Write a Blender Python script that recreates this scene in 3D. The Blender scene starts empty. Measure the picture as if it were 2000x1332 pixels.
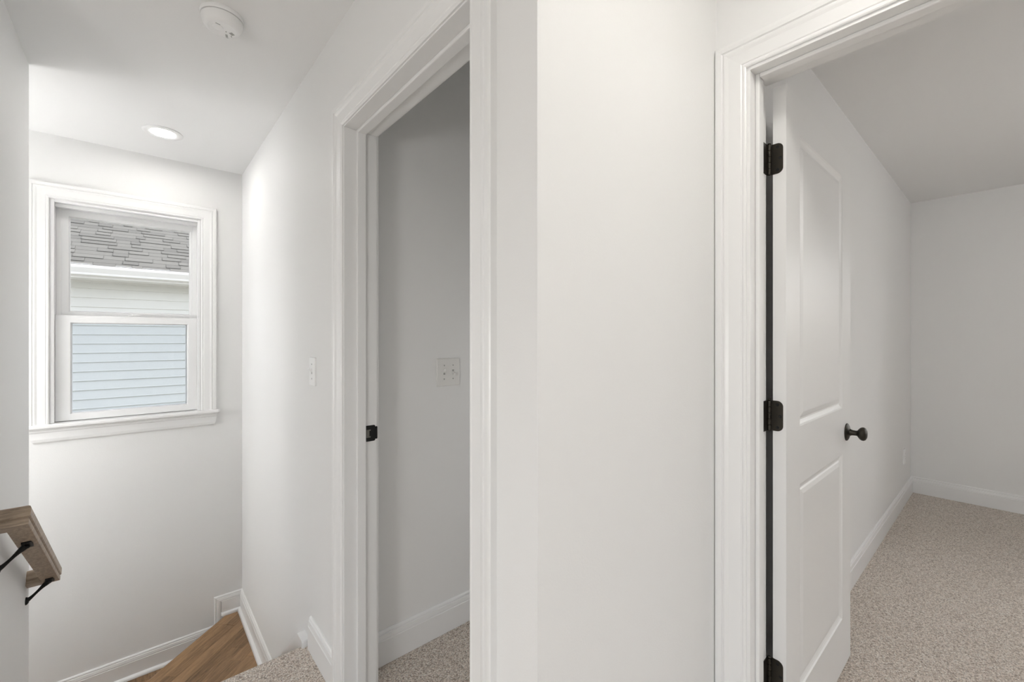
import bpy, math, random
from mathutils import Vector, Matrix
random.seed(7)
SC = bpy.context.scene
COL = SC.collection

# ------------------------------------------------------------ camera, world, exposure
EYE = 1.303
cam = bpy.data.cameras.new('camera'); cam_o = bpy.data.objects.new('camera', cam); COL.objects.link(cam_o)
cam.sensor_width = 36.0; cam.lens = 844.44 * 36 / 2000
cam.shift_y = -6.45 / 2000
cam.clip_start = 0.02
cam_o.location = (0, 0, EYE)
cam_o.rotation_euler = (math.radians(90), 0, math.radians(-40.929))
SC.camera = cam_o

SKY = 0.465
LAMP = 78.0
HALL = 27.5        # unseen hall dome, put in place of a recessed light
STAIR_FILL = 10.5       # unseen globe added to brighten the stairwell
LOFT_FILL = 12.2        # unseen globe added to light the hall from the left
BED_FILL = 21.0  # unseen globe added to brighten the bedroom
CLOSET_FILL = 3.0  # unseen globe added to brighten the closet
w = bpy.data.worlds.new('sky'); SC.world = w; w.use_nodes = True
nt = w.node_tree; nt.nodes.clear()
out = nt.nodes.new('ShaderNodeOutputWorld'); bg = nt.nodes.new('ShaderNodeBackground')
sky = nt.nodes.new('ShaderNodeTexSky'); sky.sky_type = 'NISHITA'; sky.sun_disc = False
sky.sun_elevation = math.radians(48); sky.sun_rotation = math.radians(90)
sky.air_density = 1.0; sky.dust_density = 3.0
hs = nt.nodes.new('ShaderNodeHueSaturation'); hs.inputs['Saturation'].default_value = 0.30
nt.links.new(sky.outputs[0], hs.inputs['Color']); nt.links.new(hs.outputs[0], bg.inputs['Color'])
bg.inputs['Strength'].default_value = SKY
nt.links.new(bg.outputs[0], out.inputs[0])
SC.view_settings.view_transform = 'Standard'; SC.view_settings.look = 'None'
SC.view_settings.gamma = 1.0; SC.view_settings.exposure = 0.25
SC.view_settings.use_curve_mapping = False
SC.cycles.adaptive_threshold = 0.05; SC.cycles.use_light_tree = False
SC.cycles.caustics_reflective = False; SC.cycles.caustics_refractive = False

# ------------------------------------------------------------ materials
def srgb(r, g, b):
    f = lambda c: (c/255)/12.92 if c/255 <= .04045 else (((c/255)+.055)/1.055)**2.4
    return (f(r), f(g), f(b), 1)

def mat(name, col, rough=.5, metal=0., spec=.5, bump=None, emit=None, coat=0):
    m = bpy.data.materials.new(name); m.use_nodes = True
    n = m.node_tree.nodes; l = m.node_tree.links
    b = n['Principled BSDF']
    b.inputs['Base Color'].default_value = col
    b.inputs['Roughness'].default_value = rough
    b.inputs['Metallic'].default_value = metal
    b.inputs['Specular IOR Level'].default_value = spec
    tc = n.new('ShaderNodeTexCoord')
    if bump:
        sc, st, dist = bump
        nz = n.new('ShaderNodeTexNoise'); nz.inputs['Scale'].default_value = sc; nz.inputs['Detail'].default_value = 0
        bp = n.new('ShaderNodeBump'); bp.inputs['Strength'].default_value = st; bp.inputs['Distance'].default_value = dist
        l.new(tc.outputs['Object'], nz.inputs['Vector']); l.new(nz.outputs['Fac'], bp.inputs['Height'])
        l.new(bp.outputs[0], b.inputs['Normal'])
        # a trace of tone variation, as rolled paint has
        mx = n.new('ShaderNodeMix'); mx.data_type = 'RGBA'; mx.inputs[0].default_value = .0
        nz2 = n.new('ShaderNodeTexNoise'); nz2.inputs['Scale'].default_value = 1.3; nz2.inputs['Detail'].default_value = 0
        l.new(tc.outputs['Object'], nz2.inputs['Vector'])
        mp = n.new('ShaderNodeMapRange'); mp.inputs['To Min'].default_value = 0; mp.inputs['To Max'].default_value = .06
        l.new(nz2.outputs['Fac'], mp.inputs['Value']); l.new(mp.outputs[0], mx.inputs[0])
        mx.inputs[6].default_value = col; mx.inputs[7].default_value = tuple(c*.93 for c in col[:3]) + (1,)
        l.new(mx.outputs[2], b.inputs['Base Color'])
    if emit:
        m.cycles.emission_sampling = 'FRONT'
        b.inputs['Emission Color'].default_value = emit[0]; b.inputs['Emission Strength'].default_value = emit[1]
    return m

def wood(name, dirang, stops, rough=.42, scale=9.0, axis='X'):
    """oak: noise stretched along the grain, tone shifting from piece to piece"""
    m = bpy.data.materials.new(name); m.use_nodes = True
    n = m.node_tree.nodes; l = m.node_tree.links; b = n['Principled BSDF']
    tc = n.new('ShaderNodeTexCoord'); mp = n.new('ShaderNodeMapping')
    mp.vector_type = 'TEXTURE'
    mp.inputs['Rotation'].default_value = dirang
    l.new(tc.outputs['Object'], mp.inputs['Vector'])
    oi = n.new('ShaderNodeObjectInfo')
    ofs = n.new('ShaderNodeVectorMath'); ofs.operation = 'MULTIPLY_ADD'
    cmb = n.new('ShaderNodeCombineXYZ')
    for i in range(3): l.new(oi.outputs['Random'], cmb.inputs[i])
    l.new(cmb.outputs[0], ofs.inputs[0]); ofs.inputs[1].default_value = (13, 7, 5); l.new(mp.outputs[0], ofs.inputs[2])
    st = n.new('ShaderNodeVectorMath'); st.operation = 'MULTIPLY'; st.inputs[1].default_value = (1, 9, 9)
    l.new(ofs.outputs[0], st.inputs[0])
    nz = n.new('ShaderNodeTexNoise'); nz.inputs['Scale'].default_value = scale; nz.inputs['Detail'].default_value = 5
    nz.inputs['Roughness'].default_value = .6; nz.inputs['Distortion'].default_value = .6
    l.new(st.outputs[0], nz.inputs['Vector'])
    nz2 = n.new('ShaderNodeTexNoise'); nz2.inputs['Scale'].default_value = scale*7; nz2.inputs['Detail'].default_value = 4
    l.new(st.outputs[0], nz2.inputs['Vector'])
    a1 = n.new('ShaderNodeMath'); a1.operation = 'MULTIPLY_ADD'; a1.inputs[1].default_value = .3
    l.new(nz2.outputs['Fac'], a1.inputs[0]); l.new(nz.outputs['Fac'], a1.inputs[2])
    a2 = n.new('ShaderNodeMath'); a2.operation = 'MULTIPLY_ADD'; a2.inputs[1].default_value = .34
    l.new(oi.outputs['Random'], a2.inputs[0]); l.new(a1.outputs[0], a2.inputs[2])
    rp = n.new('ShaderNodeValToRGB'); rp.color_ramp.elements[0].position = .45; rp.color_ramp.elements[1].position = 1.05
    rp.color_ramp.elements[0].color = stops[0]; rp.color_ramp.elements[1].color = stops[1]
    l.new(a2.outputs[0], rp.inputs['Fac']); l.new(rp.outputs[0], b.inputs['Base Color'])
    bp = n.new('ShaderNodeBump'); bp.inputs['Strength'].default_value = .12; bp.inputs['Distance'].default_value = .001
    l.new(nz2.outputs['Fac'], bp.inputs['Height']); l.new(bp.outputs[0], b.inputs['Normal'])
    b.inputs['Roughness'].default_value = rough
    return m

def carpet_mat():
    m = bpy.data.materials.new('carpet'); m.use_nodes = True
    n = m.node_tree.nodes; l = m.node_tree.links; b = n['Principled BSDF']
    tc = n.new('ShaderNodeTexCoord')
    # wobble the cells so the tufts look twisted
    nz = n.new('ShaderNodeTexNoise'); nz.inputs['Scale'].default_value = 90; nz.inputs['Detail'].default_value = 2
    l.new(tc.outputs['Object'], nz.inputs['Vector'])
    ad = n.new('ShaderNodeVectorMath'); ad.operation = 'MULTIPLY_ADD'; ad.inputs[1].default_value = (.012, .012, .012)
    l.new(nz.outputs['Color'], ad.inputs[0]); l.new(tc.outputs['Object'], ad.inputs[2])
    vo = n.new('ShaderNodeTexVoronoi'); vo.inputs['Scale'].default_value = 215
    l.new(ad.outputs[0], vo.inputs['Vector'])
    sep = n.new('ShaderNodeSeparateColor'); l.new(vo.outputs['Color'], sep.inputs[0])
    rp = n.new('ShaderNodeValToRGB')
    e = rp.color_ramp.elements
    e[0].position = 0; e[0].color = srgb(168, 152, 137)
    e[1].position = 1; e[1].color = srgb(255, 249, 239)
    k = e.new(.35); k.color = srgb(228, 213, 198)
    k = e.new(.7); k.color = srgb(244, 231, 218)
    l.new(sep.outputs[0], rp.inputs['Fac'])
    # the gaps between the tufts
    gp = n.new('ShaderNodeMapRange'); gp.inputs['From Min'].default_value = .15; gp.inputs['From Max'].default_value = .75
    gp.inputs['To Min'].default_value = 1; gp.inputs['To Max'].default_value = .6
    l.new(vo.outputs['Distance'], gp.inputs['Value'])
    mu = n.new('ShaderNodeMix'); mu.data_type = 'RGBA'; mu.blend_type = 'MULTIPLY'; mu.inputs[0].default_value = 1
    l.new(rp.outputs[0], mu.inputs[6]); l.new(gp.outputs[0], mu.inputs[7])
    l.new(mu.outputs[2], b.inputs['Base Color'])
    bp = n.new('ShaderNodeBump'); bp.inputs['Strength'].default_value = .55; bp.inputs['Distance'].default_value = .004; bp.invert = True
    l.new(vo.outputs['Distance'], bp.inputs['Height']); l.new(bp.outputs[0], b.inputs['Normal'])
    b.inputs['Roughness'].default_value = .95; b.inputs['Specular IOR Level'].default_value = .1
    b.inputs['Sheen Weight'].default_value = .3
    return m

def glass_mat(name, tint=(1, 1, 1, 1)):
    m = bpy.data.materials.new(name); m.use_nodes = True
    n = m.node_tree.nodes; l = m.node_tree.links; n.clear()
    o = n.new('ShaderNodeOutputMaterial'); t = n.new('ShaderNodeBsdfTransparent'); t.inputs[0].default_value = tint
    g = n.new('ShaderNodeBsdfGlossy'); g.inputs['Roughness'].default_value = .02
    f = n.new('ShaderNodeFresnel'); f.inputs['IOR'].default_value = 1.25
    mx = n.new('ShaderNodeMixShader')
    l.new(f.outputs[0], mx.inputs[0]); l.new(t.outputs[0], mx.inputs[1]); l.new(g.outputs[0], mx.inputs[2]); l.new(mx.outputs[0], o.inputs[0])
    return m

def screen_mat():
    m = bpy.data.materials.new('insect_screen'); m.use_nodes = True
    n = m.node_tree.nodes; l = m.node_tree.links; n.clear()
    o = n.new('ShaderNodeOutputMaterial'); t = n.new('ShaderNodeBsdfTransparent')
    t.inputs[0].default_value = (.95, .975, .995, 1)
    d = n.new('ShaderNodeBsdfDiffuse'); d.inputs[0].default_value = srgb(150, 160, 172)
    mx = n.new('ShaderNodeMixShader'); mx.inputs[0].default_value = .10
    l.new(t.outputs[0], mx.inputs[1]); l.new(d.outputs[0], mx.inputs[2]); l.new(mx.outputs[0], o.inputs[0])
    return m

def shingle_mat():
    m = bpy.data.materials.new('asphalt_shingle'); m.use_nodes = True
    n = m.node_tree.nodes; l = m.node_tree.links; b = n['Principled BSDF']
    oi = n.new('ShaderNodeObjectInfo'); tc = n.new('ShaderNodeTexCoord')
    nz = n.new('ShaderNodeTexNoise'); nz.inputs['Scale'].default_value = 160
    l.new(tc.outputs['Object'], nz.inputs['Vector'])
    a = n.new('ShaderNodeMath'); a.operation = 'MULTIPLY_ADD'; a.inputs[1].default_value = .55
    l.new(nz.outputs['Fac'], a.inputs[0]); l.new(oi.outputs['Random'], a.inputs[2])
    rp = n.new('ShaderNodeValToRGB'); rp.color_ramp.elements[0].color = srgb(96, 95, 91); rp.color_ramp.elements[1].color = srgb(113, 112, 107)
    l.new(a.outputs[0], rp.inputs['Fac']); l.new(rp.outputs[0], b.inputs['Base Color'])
    b.inputs['Roughness'].default_value = .95
    return m

M = {}
M['wall'] = mat('wall_paint', (.878, .876, .868, 1), .62, spec=.35, bump=(260, .06, .002))
M['ceil'] = mat('ceiling_paint', (.92, .919, .915, 1), .8, spec=.2, bump=(180, .06, .002))
M['trim'] = mat('trim_enamel', (.89, .888, .882, 1), .30, spec=.5, bump=(40, .015, .001))
M['door'] = mat('door_enamel', (.87, .868, .860, 1), .36, spec=.45, bump=(60, .03, .001))
M['plastic'] = mat('white_plastic', (.94, .94, .935, 1), .35, bump=(300, .01, .0005))
M['ivory'] = mat('ivory_plastic', (.82, .81, .785, 1), .4, bump=(300, .01, .0005))
M['plastic2'] = mat('grey_plastic', (.42, .42, .41, 1), .5, bump=(300, .01, .0005))
M['vinyl'] = mat('window_vinyl', (.88, .88, .88, 1), .32, bump=(50, .01, .0005))
M['bronze'] = mat('oil_rubbed_bronze', (.045, .040, .032, 1), .38, metal=.75, bump=(220, .08, .0006))
M['black'] = mat('black_metal', (.012, .012, .012, 1), .45, metal=.5, bump=(200, .05, .0005))
M['brass'] = mat('dull_latch_metal', (.20, .19, .17, 1), .4, metal=.9, bump=(200, .05, .0005))
M['lens'] = mat('led_lens', (1, 1, 1, 1), .5, emit=((1.0, .98, .95, 1), LAMP))
M['siding'] = mat('vinyl_siding', srgb(226, 227, 224), .55, bump=(60, .08, .001))
M['gutter'] = mat('gutter_enamel', (.86, .86, .85, 1), .35, bump=(30, .02, .001))
M['soffit'] = mat('soffit_vinyl', (.78, .78, .76, 1), .55, bump=(40, .03, .001))
M['ground'] = mat('ground_grass', srgb(136, 133, 120), .95, bump=(6, .5, .05))
M['carpet'] = carpet_mat()
M['glass'] = glass_mat('window_glass'); M['screen'] = screen_mat(); M['shingle'] = shingle_mat()
OAK = (srgb(92, 68, 44), srgb(164, 130, 94))
M['oak45'] = wood('oak_strip', (0, 0, math.radians(43.2)), OAK)
M['oakX'] = wood('oak_tread', (0, 0, 0), OAK)
M['oakY'] = wood('oak_strip_across', (0, 0, math.radians(90)), OAK)
RAILC = (srgb(118, 101, 84), srgb(184, 165, 143))
M['railX'] = wood('oak_rail_return', (0, 0, 0), RAILC, scale=12)
M['railY'] = wood('oak_rail', (math.radians(-33.6), 0, math.radians(90)), RAILC, scale=12)

# ------------------------------------------------------------ helpers
class MB:
    def __init__(self): self.v = []; self.f = []
    def box(self, x0, x1, y0, y1, z0, z1):
        if x0 > x1: x0, x1 = x1, x0
        if y0 > y1: y0, y1 = y1, y0
        if z0 > z1: z0, z1 = z1, z0
        i = len(self.v)
        self.v += [(x, y, z) for z in (z0, z1) for y in (y0, y1) for x in (x0, x1)]
        self.f += [tuple(i+k for k in q) for q in ((0, 2, 3, 1), (4, 5, 7, 6), (0, 1, 5, 4), (2, 6, 7, 3), (0, 4, 6, 2), (1, 3, 7, 5))]
        return self
    def loops(self, loops, cap=True, closed=True):
        """bridge a list of equal loops"""
        i = len(self.v); n = len(loops[0])
        for lp in loops: self.v += [tuple(p) for p in lp]
        for k in range(len(loops)-1):
            for j in range(n if closed else n-1):
                a = i+k*n+j; b = i+k*n+(j+1) % n
                self.f.append((a, b, b+n, a+n))
        if cap:
            self.f.append(tuple(i+j for j in reversed(range(n)))); self.f.append(tuple(i+(len(loops)-1)*n+j for j in range(n)))
        return self
    def prism(self, poly, d0, d1, axis='Z'):
        """polygon extruded; axis Z: (x,y), X: (y,z), Y: (x,z)"""
        def P(p, d):
            return (p[0], p[1], d) if axis == 'Z' else (d, p[0], p[1]) if axis == 'X' else (p[0], d, p[1])
        return self.loops([[P(p, d0) for p in poly], [P(p, d1) for p in poly]])
    def lathe(self, prof, origin, axis, seg=40):
        ax = Vector(axis).normalized(); t = Vector((0, 0, 1)) if abs(ax.z) < .9 else Vector((1, 0, 0))
        u = ax.cross(t).normalized(); v = ax.cross(u); o = Vector(origin)
        lps = []
        for d, r in prof:
            r = max(r, 1e-5)
            lps.append([o+ax*d+(u*math.cos(a)+v*math.sin(a))*r for a in (2*math.pi*k/seg for k in range(seg))])
        return self.loops(lps)
    def tube(self, pts, rad, seg=12):
        lps = []; n = len(pts); pts = [Vector(p) for p in pts]
        if not hasattr(rad, '__len__'): rad = [rad]*n
        ref = None
        for i in range(n):
            d = (pts[min(i+1, n-1)]-pts[max(i-1, 0)]).normalized()
            if ref is None: ref = Vector((0, 0, 1)) if abs(d.z) < .9 else Vector((1, 0, 0))
            u = d.cross(ref).normalized(); v = d.cross(u).normalized()
            lps.append([pts[i]+(u*math.cos(a)+v*math.sin(a))*rad[i] for a in (2*math.pi*k/seg for k in range(seg))])
        return self.loops(lps)
    def mesh(self, name):
        me = bpy.data.meshes.new(name); me.from_pydata([tuple(p) for p in self.v], [], self.f)
        me.validate(); me.update()
        import bmesh
        bm = bmesh.new(); bm.from_mesh(me); bmesh.ops.recalc_face_normals(bm, faces=bm.faces); bm.to_mesh(me); bm.free()
        return me
    def build(self, name, m, parent=None, smooth=None, bevel=0):
        me = self.mesh(name); me.materials.append(m)
        o = bpy.data.objects.new(name, me); COL.objects.link(o)
        if parent is not None: attach(o, parent)
        if bevel:
            b = o.modifiers.new('bevel', 'BEVEL'); b.width = bevel; b.segments = 2; b.limit_method = 'ANGLE'; b.angle_limit = math.radians(40)
        if smooth:
            for p in me.polygons: p.use_smooth = True
            e = me.attributes.get('sharp_edge') or me.attributes.new('sharp_edge', 'BOOLEAN', 'EDGE')
            import bmesh
            bm = bmesh.new(); bm.from_mesh(me); bm.edges.ensure_lookup_table()
            sh = [(len(ed.link_faces) != 2) or ed.calc_face_angle(0) > math.radians(smooth) for ed in bm.edges]
            bm.free(); e.data.foreach_set('value', sh)
        return o

WLOC = {}
def attach(o, parent):
    o.parent = parent
    o.matrix_parent_inverse = Matrix.Translation(-WLOC.get(parent.name, Vector((0, 0, 0))))
def root(name, loc, label, cat=None, kind=None, group=None):
    o = bpy.data.objects.new(name, None); o.empty_display_size = .05; COL.objects.link(o); o.location = loc
    WLOC[o.name] = Vector(loc); tag(o, label, cat, kind, group); return o
def tag(o, label=None, cat=None, kind=None, group=None):
    if label: o['label'] = label
    if cat: o['category'] = cat
    if kind: o['kind'] = kind
    if group: o['group'] = group
    return o
def struct(name, mb, m, label, cat=None):
    return tag(mb.build(name, m), label, cat, 'structure')

# main planes
C = 2.44                      # ceiling
XA = .554; XAB = .669         # hall right wall (doorway 1), its closet side
YB = .568                     # short wall facing the hall
XD = 1.291; XDB = 1.406       # bedroom door wall
YW = 3.513                    # window wall
XL = -.34                     # hall left wall
YLE = 2.675                   # end of that wall
YR = .553; XR = 4.95          # bedroom left wall, back wall
YC = 1.647                    # closet wall with the switch
LOW = -3.1
XE = 2.3                      # far end of the closet passage
J1 = (.773, 1.537)            # doorway 1 opening (Y)
J2 = (-.295, .474)            # doorway 2 opening (Y)
DH = 2.047                    # head of both openings

# ------------------------------------------------------------ room shell
JT = .018
b = MB().box(XA, XAB, J1[1]+JT, YW, LOW, C).box(XA, XAB, YB+.115, J1[0]-JT, -.2, C).box(XA, XAB, J1[0]-JT, J1[1]+JT, DH+JT, C)
struct('wall_right', b, M['wall'], 'white hall wall holding the doorway to the dim closet', 'wall')
b = MB().box(XA, XDB, YB, YB+.115, -.2, C)
struct('wall_centre', b, M['wall'], 'blank bright white wall between the two doorways', 'wall')
b = MB().box(XD, XDB, J2[1]+JT, YB, -.2, C).box(XD, XDB, -3.3, J2[0]-JT, -.2, C).box(XD, XDB, J2[0]-JT, J2[1]+JT, DH+JT, C)
struct('wall_bedroom_door', b, M['wall'], 'white hall wall around the bedroom doorway', 'wall')
b = MB().box(XL-.115, XL, 1.85, YLE, LOW, C).box(-3.4, XL-.115, YLE-.115, YLE, LOW, C)
struct('wall_left', b, M['wall'], 'white wall at far left carrying the oak handrail', 'wall')
WX0, WX1, WZ0, WZ1 = -.368, .318, .80, 2.082
b = MB().box(-3.5, WX0, YW, YW+.16, LOW, C).box(WX1, XAB, YW, YW+.16, LOW, C).box(WX0, WX1, YW, YW+.16, LOW, WZ0).box(WX0, WX1, YW, YW+.16, WZ1, C)
struct('wall_window', b, M['wall'], 'white stairwell end wall around the window', 'wall')
b = MB().box(-3.5, -3.4, YLE-.115, YW, LOW, C)
struct('wall_stairs_end', b, M['wall'], 'white wall at the foot of the stairs, out of view', 'wall')
HWN = (-.15, 1.10, .45, 2.12)      # unseen window added behind the camera to fill the hall with daylight
b = MB().box(-3.4, HWN[0], -2.86, -2.7, -.2, C).box(HWN[1], XDB, -2.86, -2.7, -.2, C).box(HWN[0], HWN[1], -2.86, -2.7, -.2, HWN[2]).box(HWN[0], HWN[1], -2.86, -2.7, HWN[3], C)
struct('wall_hall_end', b, M['wall'], 'white hall end wall behind the camera', 'wall')
CC = 2.80                     # the closet passage is taller than the hall
b = MB().box(XAB, XE, YC, YC+.1, -.2, CC+.1).box(XAB-.05, XAB, YB+.05, YC+.1, C, CC+.1).box(XAB, XE, YB+.05, YB+.115, C, CC+.1).box(XE, XE+.1, YB+.05, YC+.1, C, CC+.1)
struct('wall_closet', b, M['wall'], 'dim white closet wall with the double switch', 'wall')
CWN = (.82, 1.52, .40, 2.15)       # unseen window added to brighten the closet passage
b = MB().box(XE, XE+.16, YB+.115, CWN[0], -.2, C).box(XE, XE+.16, CWN[1], YC+.1, -.2, C).box(XE, XE+.16, CWN[0], CWN[1], -.2, CWN[2]).box(XE, XE+.16, CWN[0], CWN[1], CWN[3], C)
struct('wall_closet_end', b, M['wall'], 'far end wall of the closet passage, out of view', 'wall')
b = MB().box(XDB, XR+.2, YR, YR+.13, -.2, C)
struct('wall_bedroom_left', b, M['wall'], 'long pale bedroom wall behind the open door', 'wall')
RW = (-1.52, -.62, .50, 2.15); RW2 = (-2.75, -1.85, .50, 2.15)      # bedroom windows, the second added for more daylight: y0, y1, z0, z1
b = MB()
b.box(XR, XR+.2, RW[1], YR+.13, -.2, C).box(XR, XR+.2, RW2[1], RW[0], -.2, C).box(XR, XR+.2, -3.3, RW2[0], -.2, C)
for q in (RW, RW2): b.box(XR, XR+.2, q[0], q[1], -.2, q[2]).box(XR, XR+.2, q[0], q[1], q[3], C)
struct('wall_bedroom_back', b, M['wall'], 'pale far bedroom wall at the right edge', 'wall')
b = MB().box(XDB, XR+.2, -3.4, -3.3, -.2, C)
struct('wall_bedroom_right', b, M['wall'], 'pale bedroom wall out of view on the right', 'wall')
b = MB().box(-3.5, XAB-.03, -3.4, YW+.16, C, C+.12).box(XE+.03, XR+.2, -3.4, YW+.16, C, C+.12).box(XAB-.03, XE+.03, -3.4, YB+.09, C, C+.12).box(XAB-.03, XE+.03, YC+.03, YW+.16, C, C+.12)
b.box(XAB, XE, YB+.115, YC, CC, CC+.12)
struct('ceiling', b, M['ceil'], 'flat white ceiling over hall, stairwell and bedroom', 'ceiling')

LWN = (-1.9, .9, .45, 2.12)       # unseen loft window, added for daylight
b = MB().box(-3.4, -3.24, -2.7, LWN[0], -.2, C).box(-3.4, -3.24, LWN[1], 1.97, -.2, C).box(-3.4, -3.24, LWN[0], LWN[1], -.2, LWN[2]).box(-3.4, -3.24, LWN[0], LWN[1], LWN[3], C).box(-3.24, XL-.115, 1.85, 1.97, -.2, C)
struct('wall_added_loft', b, M['wall'], 'white walls of a loft added unseen to the left behind the camera', 'wall')  # made-up loft, opened here so its light reaches the hall
# carpeted floors; the hall carpet rolls over the top stair nosing
YN = 1.975
prof = [(-2.7, -.2), (-2.7, 0), (YN-.022, 0)]
for k in range(1, 7):
    a = math.radians(90-15*k); prof.append((YN-.022+.022*math.cos(a), -.022+.022*math.sin(a)))
prof += [(YN, -.034), (YN-.02, -.04), (YN-.02, -.19), (YN-.15, -.2)]
b = MB().prism(prof, XL, XA, 'X').box(XA, XD+.06, -2.7, YB, -.2, 0).box(-3.24, XL, -2.7, 1.85, -.2, 0)
o = struct('floor', b, M['carpet'], 'speckled beige carpet of the hall landing', 'carpet')
b = MB().box(XA+.0, XAB, J1[0]-JT, J1[1]+JT, -.2, -.001).box(XAB, XE, YB+.115, YC, -.2, -.001)
struct('floor', b, M['carpet'], 'shaded beige carpet inside the closet doorway', 'carpet')
b = MB().box(XD+.06, XR, -3.3, YR, -.2, 0)
struct('floor', b, M['carpet'], 'beige bedroom carpet beyond the open door', 'carpet')

# ------------------------------------------------------------ baseboards
BH = .133
BPROF = [(0, 0), (.0145, 0), (.0145, .0955), (.0118, .0975), (.0118, .1005), (.0140, .1025), (.0112, .1180), (.0075, .1195), (.0075, .1225), (.0095, .1245), (.0075, .1295), (.0035, BH), (0, BH)]
SHOE = [(0, 0), (.018, 0), (.0175, .006), (.0155, .0115), (.012, .0155), (.0075, .0185), (0, .0195)]
def run(prof, p0, p1, n, z=0, m0=0, m1=0):
    """profile (out, up) swept from p0 to p1 (xy) against a wall whose normal is n; m0, m1: mitre shift per unit out"""
    d = (Vector(p1)-Vector(p0)).normalized(); n = Vector(n)
    L = []
    for p, s in ((Vector(p0), m0), (Vector(p1), m1)):
        L.append([(*(p+n*o+d*o*s), z+u) for o, u in prof])
    return MB().loops(L)
def base(name, p0, p1, n, label, z=0, m0=0, m1=0, shoe=False):
    o = struct(name, run(BPROF, p0, p1, n, z, m0, m1), M['trim'], label, 'baseboard')
    if shoe:
        run([(x+.0145, u) for x, u in SHOE], p0, p1, n, z, m0, m1).build('shoe_moulding', M['trim'], o, smooth=50)
    return o
CW = .083
base('baseboard_right', (XA, J1[1]+CW), (XA, 1.928), (-1, 0), 'short white baseboard between closet casing and stair edge')
base('baseboard_closet', (XAB+.02, YC), (XE, YC), (0, -1), 'white baseboard along the dim closet wall')
base('baseboard_bedroom_left', (XDB, YR), (XR, YR), (0, -1), 'white baseboard running along the bedroom wall behind the door', m1=-1)
base('baseboard_bedroom_back', (XR, YR), (XR, -3.3), (-1, 0), 'white baseboard along the far bedroom wall', m0=1)
base('baseboard_centre', (XA, YB), (XD, YB), (0, -1), 'white baseboard under the blank wall, below the frame', m0=-1, m1=-1)
base('baseboard_left', (XL, 1.85), (XL, 1.94), (1, 0), 'white baseboard of the left hall wall, below the frame')
# stairwell: level base along the winder, turned down at its end, lower base beyond
Z1 = -.578; Z2 = -.765
base('baseboard_winder', (XA, 2.50), (XA, YW), (-1, 0), 'white baseboard on the right wall beside the upper winder tread', z=Z1, m1=-1, shoe=True)
o = base('baseboard_window', (XA, YW), (.391+.04, YW), (0, -1), 'short white baseboard in the stairwell corner with its cap turned down', z=Z1, m0=1, shoe=True)
capp = [(0, BH-.0), (.0035, BH), (.0075, .1295), (.0095, .1245), (.0075, .1225), (.0075, .1195), (.0112, .1180), (.0140, .1025), (.0118, .1005), (.0118, .0975), (.0125, .0955), (0, .0955)]
# vertical end: the cap profile turned down, mitred at the top
vl = []
for zb in (None, Z2+.06):
    vl.append([(.391+(BH-u), YW-o_, (Z1+u) if zb is None else zb) for o_, u in capp])
MB().loops(vl).build('turned_down_cap', M['trim'], o)
hl = []
for xe in (.391, .431):
    hl.append([((.391+(BH-u)) if xe == .391 else xe, YW-o_, Z1+u) for o_, u in capp])
MB().loops(hl).build('cap_mitre', M['trim'], o)
MB().box(.391+.0375, XA, YW-.0125, YW, Z2-.02, Z1+.02).build('base_panel', M['trim'], o)
base('baseboard_window_lower', (.391, YW), (-3.4, YW), (0, -1), 'long white baseboard on the window wall beside the lower tread', z=Z2, shoe=True)
# stair skirt board with its blunt top block
sk = [(1.945, 0.0), (1.945, .022), (1.950, .026), (2.020, .026), (2.245, -.170), (2.56, -.445), (2.56, -.62), (2.3, -.62), (1.955, -.1)]
struct('trim_1', MB().prism(sk, .522, XA, 'X'), M['trim'], 'white stair skirt board with blunt top block beside the carpet edge', 'trim')
sk = [(1.945, 0.0), (1.945, .026), (2.020, .026), (2.245, -.170), (2.56, -.445), (2.56, -.62), (2.3, -.62), (1.955, -.1)]
struct('trim_2', MB().prism(sk, XL, XL+.03, 'X'), M['trim'], 'white stair skirt board under the handrail, below the frame', 'trim')

# ------------------------------------------------------------ door casings and jambs
CPROF = [(0, 0), (0, .0085), (.003, .0105), (.007, .0110), (.0095, .0095), (.0115, .0095), (.0135, .0112), (.045, .0135), (.053, .0165), (.057, .0170), (.0595, .0145), (.062, .0145), (.0645, .0180), (.074, .0190), (.080, .0185), (CW, .0160), (CW, 0)]
def casing(parent, wx, side, y0, y1, zh, axis='X', z0=0, rev=.004, legs=(True, True), name='casing'):
    """picture-frame casing round an opening y0..y1 in the plane X=wx (or Y=wx when axis is Y); side: outward sign"""
    def P(a, t, z): return (wx+side*t, a, z) if axis == 'X' else (a, wx+side*t, z)
    yl = y1+rev; yr = y0-rev; zi = zh+rev
    for k, (yy, s) in enumerate(((yl, 1), (yr, -1))):
        if legs[k]:
            MB().loops([[P(yy+s*a, t, z0) for a, t in CPROF], [P(yy+s*a, t, zi+a) for a, t in CPROF]]).build(name, M['trim'], parent)
    MB().loops([[P(yl+a, t, zi+a) for a, t in CPROF], [P(yr-a, t, zi+a) for a, t in CPROF]]).build('head_casing', M['trim'], parent)
def jamb(parent, xa, xb, y0, y1, zh, sx0, sx1, th=.018):
    MB().box(xa, xb, y1, y1+th, 0, zh).build('side_jamb', M['trim'], parent, bevel=.0012)
    MB().box(xa, xb, y0-th, y0, 0, zh).build('side_jamb', M['trim'], parent, bevel=.0012)
    MB().box(xa, xb, y0-th, y1+th, zh, zh+th).build('head_jamb', M['trim'], parent, bevel=.0012)
    s = .0115
    MB().box(sx0, sx1, y1-s, y1, 0, zh).build('door_stop', M['trim'], parent, bevel=.003)
    MB().box(sx0, sx1, y0, y0+s, 0, zh).build('door_stop', M['trim'], parent, bevel=.003)
    MB().box(sx0, sx1, y0+s, y1-s, zh-s, zh).build('door_stop', M['trim'], parent, bevel=.003)

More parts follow.
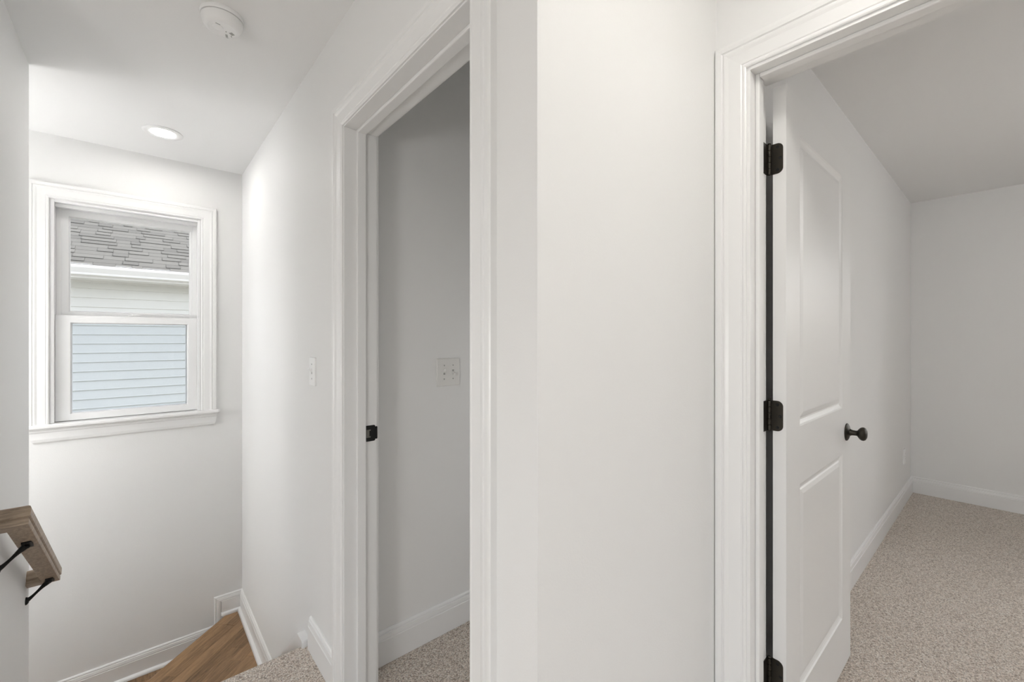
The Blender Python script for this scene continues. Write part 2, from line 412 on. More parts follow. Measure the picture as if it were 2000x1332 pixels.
f1 = root('trim_3', (XA+.05, (J1[0]+J1[1])/2, 0), 'white casing and jamb around the closet doorway', 'door frame', 'structure')
casing(f1, XA, -1, *J1, DH); casing(f1, XAB, 1, *J1, DH)
jamb(f1, XA-.004, XAB+.002, *J1, DH, .593, .626)
def rrect(y0, y1, z0, z1, r, seg=6, corners=(1, 1, 1, 1)):
    pts = []
    for (cy, cz, a0, on) in ((y1-r, z1-r, 0, corners[0]), (y0+r, z1-r, 90, corners[1]), (y0+r, z0+r, 180, corners[2]), (y1-r, z0+r, 270, corners[3])):
        if on:
            pts += [(cy+r*math.cos(math.radians(a0+90*k/seg)), cz+r*math.sin(math.radians(a0+90*k/seg))) for k in range(seg+1)]
        else:
            s = {0: (1, 1), 90: (-1, 1), 180: (-1, -1), 270: (1, -1)}[a0]
            pts.append((cy+s[0]*r, cz+s[1]*r))
    return pts
sp = MB().prism(rrect(.626, .664, .924, .982, .006), J1[1]-.0018, J1[1]+.001, 'Y').build('strike_plate', M['black'], f1); sp['label'] = 'black strike plate'
MB().box(.630, .641, J1[1]-.0026, J1[1]-.001, .938, .967).build('latch_pocket', M['brass'], sp)
MB().box(.641, .646, J1[1]-.0026, J1[1]-.001, .938, .9425).build('latch_pocket_lip', M['brass'], sp)
MB().box(.641, .646, J1[1]-.0026, J1[1]-.001, .9625, .967).build('latch_pocket_lip', M['brass'], sp)
MB().prism(rrect(.664, .672, .930, .976, .003), J1[1]-.0016, J1[1]+.006, 'Y').build('strike_lip', M['black'], sp)

f2 = root('trim_4', (XD+.05, (J2[0]+J2[1])/2, 0), 'white casing and jamb around the bedroom doorway', 'door frame', 'structure')
casing(f2, XD, -1, *J2, DH, rev=.009); casing(f2, XDB, 1, *J2, DH, legs=(False, True))
jamb(f2, XD-.004, XDB, *J2, DH, 1.321, 1.355)

# ------------------------------------------------------------ open bedroom door
DX0, DX1, DF, DBK = 1.4205, 2.186, .426, .4605
DZ0, DZ1 = .016, 2.040
d2 = root('door_1', (DX0, DBK, 0), 'white two panel bedroom door standing open', 'door', 'structure')
PX0, PX1 = 1.546, 2.060
panels = ((1.030, 1.925), (.215, .852))
def door_slab():
    b = MB()
    def quad(x0, x1, z0, z1, y): 
        i = len(b.v); b.v += [(x0, y, z0), (x1, y, z0), (x1, y, z1), (x0, y, z1)]; b.f.append((i, i+1, i+2, i+3))
    for y in (DF, DBK):
        quad(DX0, PX0, DZ0, DZ1, y); quad(PX1, DX1, DZ0, DZ1, y)
        zs = [DZ0, panels[1][0], panels[1][1], panels[0][0], panels[0][1], DZ1]
        for k in (0, 2, 4): quad(PX0, PX1, zs[k], zs[k+1], y)
    for x in (DX0, DX1):
        i = len(b.v); b.v += [(x, DF, DZ0), (x, DBK, DZ0), (x, DBK, DZ1), (x, DF, DZ1)]; b.f.append((i, i+1, i+2, i+3))
    for z in (DZ0, DZ1):
        i = len(b.v); b.v += [(DX0, DF, z), (DX1, DF, z), (DX1, DBK, z), (DX0, DBK, z)]; b.f.append((i, i+1, i+2, i+3))
    return b
slab = door_slab().build('slab', M['door'], d2)
RING = [(0, 0), (.004, .0035), (.010, .0065), (.016, .0085), (.021, .0085), (.026, .0060), (.040, .0025), (.046, .0022)]
for z0, z1 in panels:
    for y, s in ((DF, 1), (DBK, -1)):
        lp = [[(PX0+i, y+s*dp, z0+i), (PX1-i, y+s*dp, z0+i), (PX1-i, y+s*dp, z1-i), (PX0+i, y+s*dp, z1-i)] for i, dp in RING]
        b = MB().loops(lp, cap=False); n = len(b.v); b.f.append((n-4, n-3, n-2, n-1))
        b.build('panel', M['door'], slab)
PIN = (1.4145, .4685)
def hinge(zc):
    z0, z1 = zc-.0445, zc+.0445
    # leaf let into the door edge
    lf = rrect(.4335, .4645, z0, z1, .0155, 7, (0, 1, 1, 0))
    h = MB().prism(lf, DX0-.0016, DX0+.0004, 'X').build('hinge', M['bronze'], d2, bevel=.0004); h['label'] = 'dark bronze butt hinge'
    MB().box(1.374, PIN[0], J2[1]-.0022, J2[1]+.0002, z0, z1).build('jamb_leaf', M['bronze'], h)
    for k in range(5):
        a = z0+k*(z1-z0)/5; e = (z1-z0)/5-.0007
        MB().lathe([(0, .0048), (.0004, .0057), (e-.0004, .0057), (e, .0048)], (*PIN, a), (0, 0, 1), 16).build('knuckle', M['bronze'], h, smooth=40)
    MB().lathe([(0, .003), (.0015, .0052), (.004, .004), (.005, .001)], (*PIN, z1), (0, 0, 1), 14).build('pin_tip', M['bronze'], h, smooth=40)
    for y, dz in ((.4475, .0335), (.4405, 0.0), (.4475, -.0335)):
        MB().lathe([(0, .0046), (.0005, .0046), (.0009, .0036), (.0004, .0016), (.0004, 0)], (DX0-.0016, y, zc+dz), (-1, 0, 0), 16).build('screw', M['black'], h)
for zc in (1.829, 1.073, .312): hinge(zc)
kx, kz = 2.122, .930
kb = MB().lathe([(.0105, .0130), (.014, .0130), (.016, .0115), (.020, .0105), (.030, .0098), (.034, .0105), (.038, .0160), (.043, .0225), (.049, .0258), (.055, .0258), (.060, .0225), (.0635, .015), (.065, .006), (.0652, 0)], (kx, DF, kz), (0, -1, 0), 40).build('knob', M['bronze'], d2, smooth=50); kb['label'] = 'dark bronze round knob'
MB().lathe([(0, .0340), (.0022, .0342), (.0045, .0325), (.0075, .0270), (.0100, .0185), (.0115, .0145), (.0118, 0)], (kx, DF, kz), (0, -1, 0), 40).build('rose', M['bronze'], kb, smooth=40)
MB().lathe([(0, .0340), (.0022, .0342), (.0045, .0325), (.0075, .0270), (.0100, .0185), (.0115, .0145), (.0118, 0)], (kx, DBK, kz), (0, 1, 0), 40).build('rose', M['bronze'], kb, smooth=40)
MB().lathe([(.0105, .0130), (.016, .0115), (.030, .0098), (.038, .0160), (.045, .0245), (.052, .0258), (.060, .021), (.064, .009), (.0645, 0)], (kx, DBK, kz), (0, 1, 0), 40).build('knob', M['bronze'], d2, smooth=50)
MB().box(DX1-.0005, DX1+.0012, DF+.006, DBK-.006, kz-.028, kz+.028).build('latch_plate', M['bronze'], d2)

# ------------------------------------------------------------ stairwell window
wn = root('window_1', ((WX0+WX1)/2, YW, .80), 'white double hung stairwell window with casing, stool and apron', 'window', 'structure')
casing(wn, YW, -1, WX0, WX1, WZ1, axis='Y', z0=.822, rev=.003)
MB().prism([(-.463, YW-.034), (-.459, YW-.040), (.418, YW-.040), (.422, YW-.034), (.422, YW), (WX1, YW), (WX1, YW+.055), (WX0, YW+.055), (WX0, YW), (-.463, YW)], .800, .822, 'Z').build('stool', M['trim'], wn, bevel=.006)
ap = [(0, 0), (.006, .0), (.010, .006), (.0125, .020), (.0140, .055), (.0175, .062), (.0175, .070), (.020, .074), (.020, .080), (0, .080)]
MB().loops([[(-.448 if u > .03 else -.448+.018*(1-u/.03), YW-o_, .720+u) for o_, u in ap], [(.405 if u > .03 else .405-.018*(1-u/.03), YW-o_, .720+u) for o_, u in ap]]).build('apron', M['trim'], wn)
# frame lining the opening
FY0, FY1 = YW+.002, YW+.155
MB().box(WX0, WX0+.016, FY0, FY1, .822, WZ1).build('frame_side', M['vinyl'], wn, bevel=.002)
MB().box(WX1-.016, WX1, FY0, FY1, .822, WZ1).build('frame_side', M['vinyl'], wn, bevel=.002)
MB().box(WX0+.016, WX1-.016, FY0, FY1, WZ1-.016, WZ1).build('frame_head', M['vinyl'], wn, bevel=.002)
MB().box(WX0, WX1, YW+.055, FY1, .800, .826).build('frame_sill', M['vinyl'], wn, bevel=.002)
UX0, UX1 = WX0+.016, WX1-.016
# stops that hold the sashes
for x0, x1 in ((UX0, UX0+.020), (UX1-.020, UX1)):
    MB().box(x0, x1, YW+.076, YW+.084, .826, WZ1-.016).build('parting_stop', M['vinyl'], wn, bevel=.001)
MB().box(UX0, UX1, YW+.030, YW+.078, WZ1-.036, WZ1-.016).build('head_stop', M['vinyl'], wn, bevel=.002)
def sash(name, x0, x1, z0, z1, g, y0, y1, lab):
    gx0, gx1, gz0, gz1 = g
    b = MB()
    lpA = lambda i, y: [(gx0-i, y, gz0-i), (gx1+i, y, gz0-i), (gx1+i, y, gz1+i), (gx0-i, y, gz1+i)]
    outr = lambda y: [(x0, y, z0), (x1, y, z0), (x1, y, z1), (x0, y, z1)]
    b.loops([outr(y0), lpA(.006, y0), lpA(.004, y0+.003), lpA(0, y0+.010), lpA(0, y1), outr(y1), outr(y0)], cap=False)
    s = b.build(name, M['vinyl'], wn, bevel=.0008); s['label'] = lab
    yg = (y0+y1)/2
    MB().box(gx0-.002, gx1+.002, yg-.002, yg+.002, gz0-.002, gz1+.002).build('pane', M['glass'], s)
    return s
us = sash('upper_sash', UX0, UX1, 1.392, WZ1-.034, (-.296, .264, 1.460, 2.006), YW+.084, YW+.116, 'upper sash showing the neighbouring roof')
ls = sash('lower_sash', UX0+.001, UX1-.001, .826, 1.432, (-.285, .248, .868, 1.385), YW+.036, YW+.074, 'lower sash showing blue-tinted siding')
lk = MB().box(-.045, .011, YW+.040, YW+.068, 1.432, 1.440).build('sash_lock', M['vinyl'], ls, bevel=.002)
MB().lathe([(0, .011), (.006, .011), (.008, .009), (.0085, 0)], (-.017, YW+.052, 1.440), (0, 0, 1), 20).build('lock_cam', M['vinyl'], lk, smooth=40)
MB().box(-.020, .018, YW+.038, YW+.046, 1.441, 1.447).build('lock_lever', M['vinyl'], lk, bevel=.001)
for x in (UX0+.012, UX1-.042): MB().box(x, x+.03, YW+.038, YW+.058, 1.432, 1.436).build('tilt_latch', M['vinyl'], ls, bevel=.001)
MB().box(-.10, .055, YW+.080, YW+.086, WZ1-.058, WZ1-.052).build('finger_rail', M['vinyl'], us, bevel=.001)
# insect screen outside the lower sash
b = MB(); sx0, sx1, sz0, sz1 = UX0+.004, UX1-.004, .828, 1.425
for q in ((sx0, sx0+.05, sz0, sz1), (sx1-.05, sx1, sz0, sz1), (sx0+.05, sx1-.05, sz0, sz0+.034), (sx0+.05, sx1-.05, sz1-.032, sz1)):
    b.box(q[0], q[1], YW+.126, YW+.138, q[2], q[3])
scr = b.build('screen_frame', M['vinyl'], wn)
MB().box(sx0+.05, sx1-.05, YW+.131, YW+.1325, sz0+.034, sz1-.032).build('screen_mesh', M['screen'], scr)
for x in (-.205, .187): MB().box(x-.004, x+.004, YW+.120, YW+.126, 1.388, 1.400).build('screen_tab', M['plastic2'], scr)

# windows out of the frame; all but the first bedroom one added for daylight
def side_window(name, xw, RW, label):
    w2 = root(name, (xw, (RW[0]+RW[1])/2, RW[2]), label, 'window', 'structure')
    mid = (RW[2]+RW[3])/2
    for (y0, y1, z0, z1) in ((RW[0], RW[0]+.04, RW[2], RW[3]), (RW[1]-.04, RW[1], RW[2], RW[3]), (RW[0]+.04, RW[1]-.04, RW[2], RW[2]+.05), (RW[0]+.04, RW[1]-.04, RW[3]-.04, RW[3]), (RW[0]+.04, RW[1]-.04, mid-.02, mid+.02)):
        MB().box(xw+.09, xw+.15, y0, y1, z0, z1).build('sash_bar', M['vinyl'], w2, bevel=.002)
    MB().box(xw+.118, xw+.122, RW[0]+.04, RW[1]-.04, RW[2]+.05, RW[3]-.04).build('pane', M['glass'], w2)
    casing(w2, xw, -1, RW[0], RW[1], RW[3], z0=RW[2]+.02)
    MB().box(xw-.035, xw+.09, RW[0]-.1, RW[1]+.1, RW[2]-.002, RW[2]+.02).build('stool', M['trim'], w2, bevel=.005)
    MB().box(xw-.016, xw, RW[0]-.085, RW[1]+.085, RW[2]-.085, RW[2]-.002).build('apron', M['trim'], w2, bevel=.003)
side_window('window_2', XR, RW, 'white bedroom window beyond the right edge of view')
side_window('added_window_3', XR, RW2, 'second white bedroom window, added for daylight farther beyond the right edge of view')
def end_window(name, yw, q, label):
    w5 = root(name, ((q[0]+q[1])/2, yw, q[2]), label, 'window', 'structure')
    mid = (q[0]+q[1])/2
    for (x0, x1, z0, z1) in ((q[0], q[0]+.04, q[2], q[3]), (q[1]-.04, q[1], q[2], q[3]), (q[0]+.04, q[1]-.04, q[2], q[2]+.05), (q[0]+.04, q[1]-.04, q[3]-.04, q[3]), (mid-.03, mid+.03, q[2]+.05, q[3]-.04)):
        MB().box(x0, x1, yw-.13, yw-.07, z0, z1).build('sash_bar', M['vinyl'], w5, bevel=.002)
    MB().box(q[0]+.04, q[1]-.04, yw-.102, yw-.098, q[2]+.05, q[3]-.04).build('pane', M['glass'], w5)
    casing(w5, yw, 1, q[0], q[1], q[3], axis='Y', z0=q[2]+.02)
    MB().box(q[0]-.1, q[1]+.1, yw-.07, yw+.035, q[2]-.002, q[2]+.02).build('stool', M['trim'], w5, bevel=.005)
end_window('added_window_5', -2.7, HWN, 'white double window added for daylight at the hall end behind the camera')
def west_window(name, xw, q, label):
    w6 = root(name, (xw, (q[0]+q[1])/2, q[2]), label, 'window', 'structure')
    mid = (q[0]+q[1])/2
    for (y0, y1, z0, z1) in ((q[0], q[0]+.04, q[2], q[3]), (q[1]-.04, q[1], q[2], q[3]), (q[0]+.04, q[1]-.04, q[2], q[2]+.05), (q[0]+.04, q[1]-.04, q[3]-.04, q[3]), (mid-.03, mid+.03, q[2]+.05, q[3]-.04)):
        MB().box(xw-.13, xw-.07, y0, y1, z0, z1).build('sash_bar', M['vinyl'], w6, bevel=.002)
    MB().box(xw-.102, xw-.098, q[0]+.04, q[1]-.04, q[2]+.05, q[3]-.04).build('pane', M['glass'], w6)
    casing(w6, xw, 1, q[0], q[1], q[3], z0=q[2]+.02)
    MB().box(xw-.07, xw+.035, q[0]-.1, q[1]+.1, q[2]-.002, q[2]+.02).build('stool', M['trim'], w6, bevel=.005)
west_window('added_window_6', -3.24, LWN, 'white double window added for daylight in the unseen loft behind the camera')
side_window('added_window_4', XE, CWN, 'white window added for daylight at the far end of the closet passage, out of view')

# ------------------------------------------------------------ staircase
stair = root('staircase', (.1, 2.2, -.9), 'oak winder stairs dropping away below the carpeted landing', 'stairs')
def clip(poly, a, c):
    """keep a.x*x + a.y*y <= c"""
    outp = []
    for i in range(len(poly)):
        p, q = poly[i], poly[(i+1) % len(poly)]
        dp = a[0]*p[0]+a[1]*p[1]-c; dq = a[0]*q[0]+a[1]*q[1]-c
        if dp <= 0: outp.append(p)
        if (dp < 0 < dq) or (dq < 0 < dp):
            t = dp/(dp-dq); outp.append((p[0]+t*(q[0]-p[0]), p[1]+t*(q[1]-p[1])))
    return outp
S = math.sqrt(.5)
def planked(name, poly, z, th, ang, width, mt, lab=None):
    """a tread glued up from strips lying at an angle"""
    core = MB().prism(poly, z-th, z-.004, 'Z').build(name, mt, stair)
    if lab: core['label'] = lab
    dx, dy = math.cos(ang), math.sin(ang); nx, ny = -dy, dx
    ns = [p[0]*nx+p[1]*ny for p in poly]; ds = [p[0]*dx+p[1]*dy for p in poly]
    k = max(ns); g = .0004
    while k > min(ns)+.001:
        lo = k-width*random.uniform(.85, 1.1)
        s = min(ds)-random.uniform(0, .5)
        while s < max(ds):
            e = s+random.uniform(.38, .80)
            q = clip(clip(poly, (nx, ny), k-g), (-nx, -ny), -(lo+g))
            if len(q) > 2: q = clip(clip(q, (dx, dy), e-g), (-dx, -dy), -(s+g))
            if len(q) > 2:
                MB().prism(q, z-.004, z+random.uniform(-.0003, .0003), 'Z').build('plank', mt, core)
            s = e
        k = lo
    return core
# winder tread 1: nosing along the 45 degree line n.p = cN
NA = math.radians(43.2); NSx, NSy = -math.sin(NA), math.cos(NA)
cN = NSx*.036+NSy*3.09
w1 = [(XL+.001, 2.47), (XA-.0150, 2.47), (XA-.0150, YW-.0150), (.4, YW-.0150), (XL+.001, YW-.0150)]
w1 = clip(w1, (NSx, NSy), cN)
planked('tread', w1, Z1, .027, NA, .074, M['oak45'], 'oak winder tread with a diagonal nosing')
q0 = (.47, (cN-NSx*.47)/NSy); q1 = (XL+.03, (cN-NSx*(XL+.03))/NSy)
nose = [(-.012, -.001), (0, 0), (.006, -.003), (.010, -.009), (.011, -.016), (.008, -.023), (0, -.027), (-.012, -.027)]
MB().loops([[(q[0]+NSx*a, q[1]+NSy*a, Z1+c) for a, c in nose] for q in (q0, q1)]).build('nosing', M['oak45'], stair, smooth=50)
# winder 2
w2p = [(XL-.02, YLE+.002), (XL-.02, YW-.0150), (.52, YW-.0150), (.52, 3.3), (-.2, YLE+.002)]
w2p = clip(w2p, (-NSx, -NSy), -(cN-.05))
planked('tread', w2p, Z2, .027, math.radians(90), .074, M['oakY'], 'lower oak tread in shade')
# risers
p0 = (.47, (cN-.03-NSx*.47)/NSy); p1 = (XL+.02, (cN-.03-NSx*(XL+.02))/NSy)
MB().prism([p0, p1, (p1[0]+.012, p1[1]-.012), (p0[0]+.012, p0[1]-.012)], Z2, Z1-.027, 'Z').build('riser', M['trim'], stair)
for k, (ya, yb, zt) in enumerate(((1.955, 2.245, -.192), (2.225, 2.495, -.385))):
    MB().box(XL+.03, .522, ya, yb, zt-.027, zt).build('tread', M['oakX'], stair, bevel=.006)
    MB().box(XL+.03, .522, yb-.04, yb-.02, zt-.195, zt-.027).build('riser', M['trim'], stair)
x = XL-.02
for k in range(9):
    zt = Z2-.19*(k+1)
    MB().box(x-.26, x+.02, YLE+.002, YW-.015, zt-.027, zt).build('tread', M['oakX'], stair, bevel=.006)
    MB().box(x-.002, x+.014, YLE+.002, YW-.015, zt, zt+.163).build('riser', M['trim'], stair)
    x -= .25
struct('floor', MB().box(-3.4, XA, YLE-.1, YW, LOW-.1, LOW+.02), M['oakX'], 'oak floor at the foot of the stairs, out of view', 'floor')

# ------------------------------------------------------------ handrail
rail = root('handrail', (XL, 2.3, .5), 'oak handrail returned to the left wall above the stairs', 'handrail')
TH = math.radians(33.6)
D1 = Vector((0, math.cos(TH), -math.sin(TH))); NN = Vector((0, math.sin(TH), math.cos(TH)))
RO = Vector((0, 1.965, .796)); RX = -.244; HW = .0275; RL = (2.676-1.965)/math.cos(TH)
half = [(.0, 0), (.012, -.0005), (.020, -.0025), (.0255, -.0065), (.0275, -.012), (.0275, -.036), (.0255, -.0385), (.0228, -.0400), (.0228, -.0425), (.0250, -.0445), (.0250, -.0575), (.0235, -.060)]
rp = half + [(-a, c) for a, c in reversed(half[1:])]
def R3(x, s, n): return Vector((x, 0, 0))+RO+D1*s+NN*n
near = [R3(XL, HW-a, n) for a, n in rp], [R3(RX-HW+a, HW-a, n) for a, n in rp]
main = near[1], [R3(RX-HW+a, RL-HW+a, n) for a, n in rp]
far = main[1], [R3(XL, RL-HW+a, n) for a, n in rp]
MB().loops(near).build('wall_return', M['railX'], rail, smooth=35)
MB().loops(main).build('rail', M['railY'], rail, smooth=35)
MB().loops(far).build('wall_return', M['railX'], rail, smooth=35)
def bracket(s):
    top = R3(RX-HW, s, -.060); 
    zc = top.z-.062; wy = top.y+.012
    br = MB().lathe([(0, .0150), (.003, .0150), (.006, .0125), (.009, .008), (.0092, 0)], (XL, wy, zc-.006), (1, 0, 0), 24).build('bracket', M['black'], rail, smooth=40); br['label'] = 'black handrail bracket'
    ctrl = [Vector((XL+.003, wy, zc-.004)), Vector((XL+.016, wy, zc+.002)), Vector((XL+.040, wy-.004, zc+.030)), Vector((RX-HW-.016, wy-.009, top.z-.014)), top+NN*-.005]
    pts = []
    for t in range(17):
        t /= 16; q = list(ctrl)
        while len(q) > 1: q = [q[i].lerp(q[i+1], t) for i in range(len(q)-1)]
        pts.append(q[0])
    MB().tube(pts, [.0092-.0042*math.sin(math.pi*min(1, i/13)) for i in range(17)], 12).build('arm', M['black'], br, smooth=50)
    sd = []
    for n in (-.060, -.0635):
        sd.append([R3(RX-HW+dx, s+ds, n) for dx, ds in ((-.011, -.030), (.011, -.030), (.013, 0), (.011, .030), (-.011, .030), (-.013, 0))])
    MB().loops(sd).build('saddle', M['black'], br)
    for ds in (-.022, .022):
        MB().lathe([(0, .004), (.0015, .0035), (.002, 0)], R3(RX-HW, s+ds, -.0635), -NN, 10).build('screw', M['black'], br)
bracket(.215); bracket(RL-.060)

# ------------------------------------------------------------ ceiling fixtures
def can_light(x, y, label):
    r = root('recessed_light', (x, y, C), label, 'light')
    MB().lathe([(0, .0895), (.003, .0895), (.0052, .087), (.0058, .074), (.0050, .060), (.0032, .0572), (0, .0572)], (x, y, C), (0, 0, -1), 56).build('trim_ring', M['plastic'], r, smooth=40)
    MB().lathe([(.0008, 0), (.0008, .0570), (.0022, .0570), (.0026, .045), (.0028, 0)], (x, y, C), (0, 0, -1), 56).build('lens', M['lens'], r, smooth=40)
can_light(.108, 3.078, 'lit round recessed light in the stairwell ceiling near the window')
fx, fy = .80, -.14  # flush dome put in for the recessed light that brightens the wall
fl = root('flush_light', (fx, fy, C), 'round flush dome added in place of a recessed light before the blank wall, above the frame', 'light')
MB().lathe([(0, .150), (.014, .150), (.018, .146), (.018, 0)], (fx, fy, C), (0, 0, -1), 48).build('canopy', M['plastic'], fl, smooth=40)
MB().lathe([(.018, .140), (.030, .138), (.046, .118), (.058, .080), (.063, .040), (.0645, 0)], (fx, fy, C), (0, 0, -1), 48).build('glass_dome', mat('lit_hall_dome', (1, 1, 1, 1), .4, emit=((1.0, .962, .905, 1), HALL)), fl, smooth=40)

def globe_mat(name, k): return mat(name, (1, 1, 1, 1), .4, emit=((1.0, .995, .985, 1), k))
def sphere(mb, c, r): return mb.lathe([(r-r*math.cos(math.pi*k/12), r*math.sin(math.pi*k/12)) for k in range(13)], (c[0], c[1], c[2]+r), (0, 0, -1), 20)
def pendant(px, py, pz, r, m, label):  # unseen globe lights, all added to fill the rooms evenly
    pn = root('fill_pendant', (px, py, C), label, 'light')
    MB().lathe([(0, .060), (.012, .060), (.022, .045), (.026, .012), (.026, 0)], (px, py, C), (0, 0, -1), 32).build('canopy', M['black'], pn, smooth=40)
    MB().tube([(px, py, C-.02), (px, py, pz+r+.03)], .005).build('rod', M['black'], pn, smooth=50)
    MB().lathe([(0, .012), (.03, .016), (.045, .045), (.05, .045), (.05, 0)], (px, py, pz+r+.03), (0, 0, -1), 32).build('gallery', M['black'], pn, smooth=40)
    sphere(MB(), (px, py, pz), r).build('globe', m, pn, smooth=60)
pendant(-1.35, 3.10, 1.20, .26, globe_mat('fill_stair_globe', STAIR_FILL), 'opal fill globe added over the lower stairs, hidden beyond the left wall')
pendant(3.15, -1.45, 2.08, .14, globe_mat('fill_bedroom_globe', BED_FILL), 'opal fill globe added in the bedroom, beyond the right edge')
pendant(-1.75, -.35, 1.00, .29, globe_mat('fill_loft_globe', LOFT_FILL), 'opal fill globe added in the unseen loft to the left behind the camera')
pendant(1.70, 1.16, 1.05, .10, globe_mat('fill_closet_globe', CLOSET_FILL), 'small opal fill globe added in the closet passage, hidden by the door casing')

sx, sy = .2275, 1.825
sd = root('smoke_detector', (sx, sy, C), 'white round smoke detector on the hall ceiling', 'smoke detector')
MB().lathe([(0, .0655), (.004, .0665), (.0125, .0665), (.0145, .0655), (.0145, 0)], (sx, sy, C), (0, 0, -1), 64).build('base_plate', M['plastic'], sd, smooth=40)
MB().lathe([(.0145, .0590), (.0165, .0590), (.0165, 0)], (sx, sy, C), (0, 0, -1), 64).build('vent_gap', M['plastic2'], sd, smooth=40)
bd = MB().lathe([(.0162, .060), (.0164, .0630), (.0195, .0635), (.030, .0605), (.040, .0560), (.0445, .0520), (.0470, .0470), (.0478, .0430), (.0470, .0410), (.0470, 0)], (sx, sy, C), (0, 0, -1), 64).build('body', M['plastic'], sd, smooth=30)
zb = C-.047
def slotbox(cx, cy, w_, l_, ang, h, name, m):
    c, s = math.cos(ang), math.sin(ang)
    P = [(cx+c*a-s*d, cy+s*a+c*d) for a, d in ((-l_/2, -w_/2), (l_/2, -w_/2), (l_/2, w_/2), (-l_/2, w_/2))]
    return MB().prism(P, zb-h, zb+.001, 'Z').build(name, m, sd)
slotbox(.2450, 1.857, .007, .020, math.radians(75), .0006, 'vent_slot', M['plastic2'])
slotbox(.2570, 1.832, .012, .014, math.radians(40), .0006, 'sounder_grille', M['plastic2'])
slotbox(.2580, 1.848, .003, .009, math.radians(70), .0006, 'vent_slot', M['plastic2'])
slotbox(.2120, 1.803, .003, .014, math.radians(10), .0006, 'vent_slot', M['plastic2'])
MB().lathe([(.047, .016), (.0485, .0155), (.049, .012), (.0492, 0)], (sx-.014, sy-.004, C), (0, 0, -1), 32).build('test_button', M['plastic'], sd, smooth=40)
MB().lathe([(.047, .002), (.0485, .0015), (.0487, 0)], (sx+.012, sy+.006, C), (0, 0, -1), 12).build('indicator', M['plastic2'], sd, smooth=40)

# ------------------------------------------------------------ switches and outlet
def plate(name, label, cat, o, u, n, w_, h_, kind, pm=None):
    """wall plate centred at o, u: horizontal direction, n: outward"""
    o = Vector(o); u = Vector(u); n = Vector(n); z = Vector((0, 0, 1)); pm = pm or M['plastic']
    r = root(name, o, label, cat)
    def L(i, d): return [o+u*a+z*c+n*d for a, c in rrect(-w_/2+i, w_/2-i, -h_/2+i, h_/2-i, .003, 3)]
    MB().loops([L(0, 0), L(0, .005), L(.0012, .0065), L(.003, .007)]).build('cover_plate', pm, r, smooth=25)
    def bx(cu, cz, wu, hz, d0, d1, nm, m, par=r, tilt=0):
        lp = []
        for d, k in ((d0, 1), (d1, .82)):
            lp.append([o+u*(cu+a*wu/2*k)+z*(cz+c*hz/2*k+(tilt if d == d1 else 0))+n*d for a, c in ((-1, -1), (1, -1), (1, 1), (-1, 1))])
        return MB().loops(lp).build(nm, m, par)
    def screw(cu, cz):
        MB().lathe([(0, .0033), (.0008, .0030), (.0011, 0)], o+u*cu+z*cz+n*.007, n, 14).build('screw', M['plastic2'], r)
    if kind == 'outlet':
        for cz in (-.0195, .0195):
            f = bx(0, cz, .034, .029, .006, .009, 'receptacle', pm)
            for cu in (-.0065, .0065): bx(cu, cz+.003, .0025, .009, .0085, .0092, 'slot', M['plastic2'], f)
        screw(0, 0)
    else:
        for cu in ((-.023, .023) if kind == 2 else (0,)):
            bx(cu, 0, .011, .025, .006, .0073, 'toggle_slot', M['plastic2'])
            up = 1 if cu <= 0 else -1
            bx(cu, up*.003, .0095, .012, .0065, .020, 'toggle', pm, tilt=up*.008)
            screw(cu, .030); screw(cu, -.030)
plate('light_switch', 'bright white single toggle switch on the hall wall left of the closet casing', 'light switch', (XA, 1.898, 1.163), (0, 1, 0), (-1, 0, 0), .076, .117, 1)
plate('light_switch', 'white double toggle switch plate on the dim closet wall', 'light switch', (1.049, YC, 1.150), (1, 0, 0), (0, -1, 0), .117, .122, 2, M['ivory'])
plate('wall_outlet', 'faint white outlet low on the bedroom wall near its far corner', 'outlet', (4.58, YR, .365), (1, 0, 0), (0, -1, 0), .072, .117, 'outlet')

# ------------------------------------------------------------ the house next door
YN_ = 7.47; EZ = .1143
nh = root('neighbour_house', (0, YN_, -3.0), 'white sided neighbouring house with grey shingle roof seen through the window', 'house')
MB().box(-6, 6, YN_+.012, YN_+.25, -3.0, 2.05).build('wall', M['siding'], nh)
cm = MB().prism([(.004, .004), (-.014, .0), (-.0185, .002), (-.0185, .007), (-.016, .012), (-.004, EZ+.002), (.004, EZ+.002)], -6, 6, 'X').mesh('siding_board'); cm.materials.append(M['siding'])
zt0 = 1.340
for k in range(-38, 6):
    o = bpy.data.objects.new('siding_board', cm); COL.objects.link(o); attach(o, nh); o.location = (0, YN_+.012, zt0+k*EZ)
YG = 7.10
MB().box(-6, 6, YG+.01, YN_+.02, 2.008, 2.022).build('soffit', M['soffit'], nh)
MB().box(-6, 6, YN_-.022, YN_+.01, 1.988, 2.010).build('soffit_channel', M['soffit'], nh)
MB().box(-6, 6, YG, YG+.02, 2.005, 2.17).build('fascia', M['gutter'], nh)
gp = [(YG, 2.035), (YG-.075, 2.035), (YG-.080, 2.044), (YG-.082, 2.058), (YG-.100, 2.085), (YG-.118, 2.112), (YG-.121, 2.128), (YG-.121, 2.140), (YG-.108, 2.144), (YG-.108, 2.132), (YG-.112, 2.128), (YG-.075, 2.045), (YG-.002, 2.045), (YG-.002, 2.12), (YG, 2.12)]
MB().prism(gp, -6, 6, 'X').build('gutter', M['gutter'], nh)
PT = math.atan(.5); RE = .143
RD = Vector((0, math.cos(PT), math.sin(PT))); RN = Vector((0, -math.sin(PT), math.cos(PT)))
R0 = Vector((0, YG-.045, 2.138))
def R_(x, s, n): return Vector((x, 0, 0))+R0+RD*s+RN*n
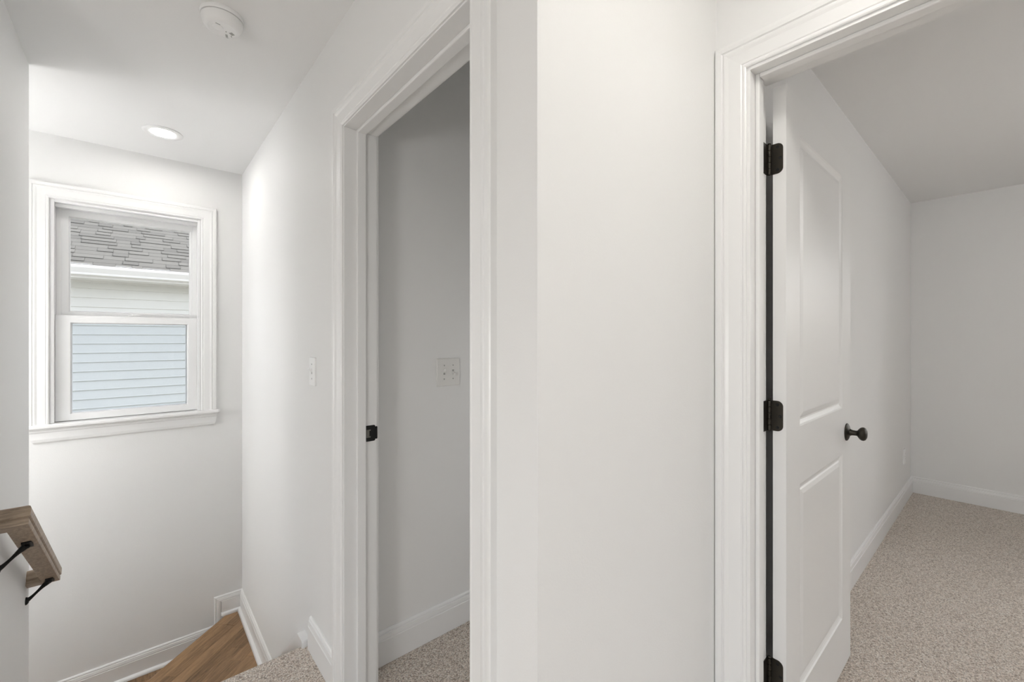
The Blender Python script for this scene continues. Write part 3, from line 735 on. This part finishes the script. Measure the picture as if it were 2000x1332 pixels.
b = MB().loops([[R_(-6, 0, -.03), R_(-6, 5.0, -.03), R_(-6, 5.0, 0), R_(-6, 0, 0)], [R_(6, 0, -.03), R_(6, 5.0, -.03), R_(6, 5.0, 0), R_(6, 0, 0)]])
roof = b.build('roof', M['shingle'], nh)
b = MB().loops([[R_(-6, 5.0, -.03), (-6, R_(0, 5, 0).y+4.4, R_(0, 5, 0).z-2.2), (-6, R_(0, 5, 0).y+4.4, R_(0, 5, 0).z-2.17), R_(-6, 5.0, 0)], [R_(6, 5.0, -.03), (6, R_(0, 5, 0).y+4.4, R_(0, 5, 0).z-2.2), (6, R_(0, 5, 0).y+4.4, R_(0, 5, 0).z-2.17), R_(6, 5.0, 0)]])
b.build('rear_roof', M['shingle'], nh)
def shmesh(wd, th):
    # local: x along the eave, tapering from a thick butt to nothing
    a = [Vector((0, 0, 0))+RD*s+RN*n for s, n in ((0, .001), (0, th), (RE+.012, .003), (RE+.012, .001))]
    me = MB().loops([[p+Vector((0, 0, 0)) for p in a], [p+Vector((wd-.003, 0, 0)) for p in a]]).mesh('shingle'); me.materials.append(M['shingle']); return me
SH = {}
widths = (.10, .15, .20, .27, .34)
for wd in widths:
    for th in (.0055, .0130): SH[(wd, th)] = shmesh(wd, th)
n = 0
for r_ in range(16):
    x = -1.30-random.uniform(0, .3); thick = False
    while x < 1.40:
        wd = random.choice(widths if thick else widths[1:]); 
        o = bpy.data.objects.new('shingle', SH[(wd, .0130 if thick else .0055)]); COL.objects.link(o); attach(o, roof)
        o.location = R_(x, r_*RE, 0); x += wd; thick = not thick; n += 1
b = MB()
for r_ in range(35):
    for xa, xb in (((-6, -1.62), (1.70, 6)) if r_ < 16 else ((-6, 6),)):
        x = xa
        thick = False
        while x < xb:
            wd = random.choice(widths)*1.3; th = .012 if thick else .0055
            a = [R_(0, r_*RE, 0)+RD*s+RN*nn for s, nn in ((0, .001), (0, th), (RE+.012, .003), (RE+.012, .001))]
            b.loops([[p+Vector((x, 0, 0)) for p in a], [p+Vector((min(x+wd, xb)-.003, 0, 0)) for p in a]]); x += wd; thick = not thick
b.build('far_shingles', M['shingle'], roof)['kind'] = 'stuff'
struct('ground', MB().box(-40, 40, -40, 60, -3.4, -3.3), M['ground'], 'grassy ground outside, below the window view', 'ground')
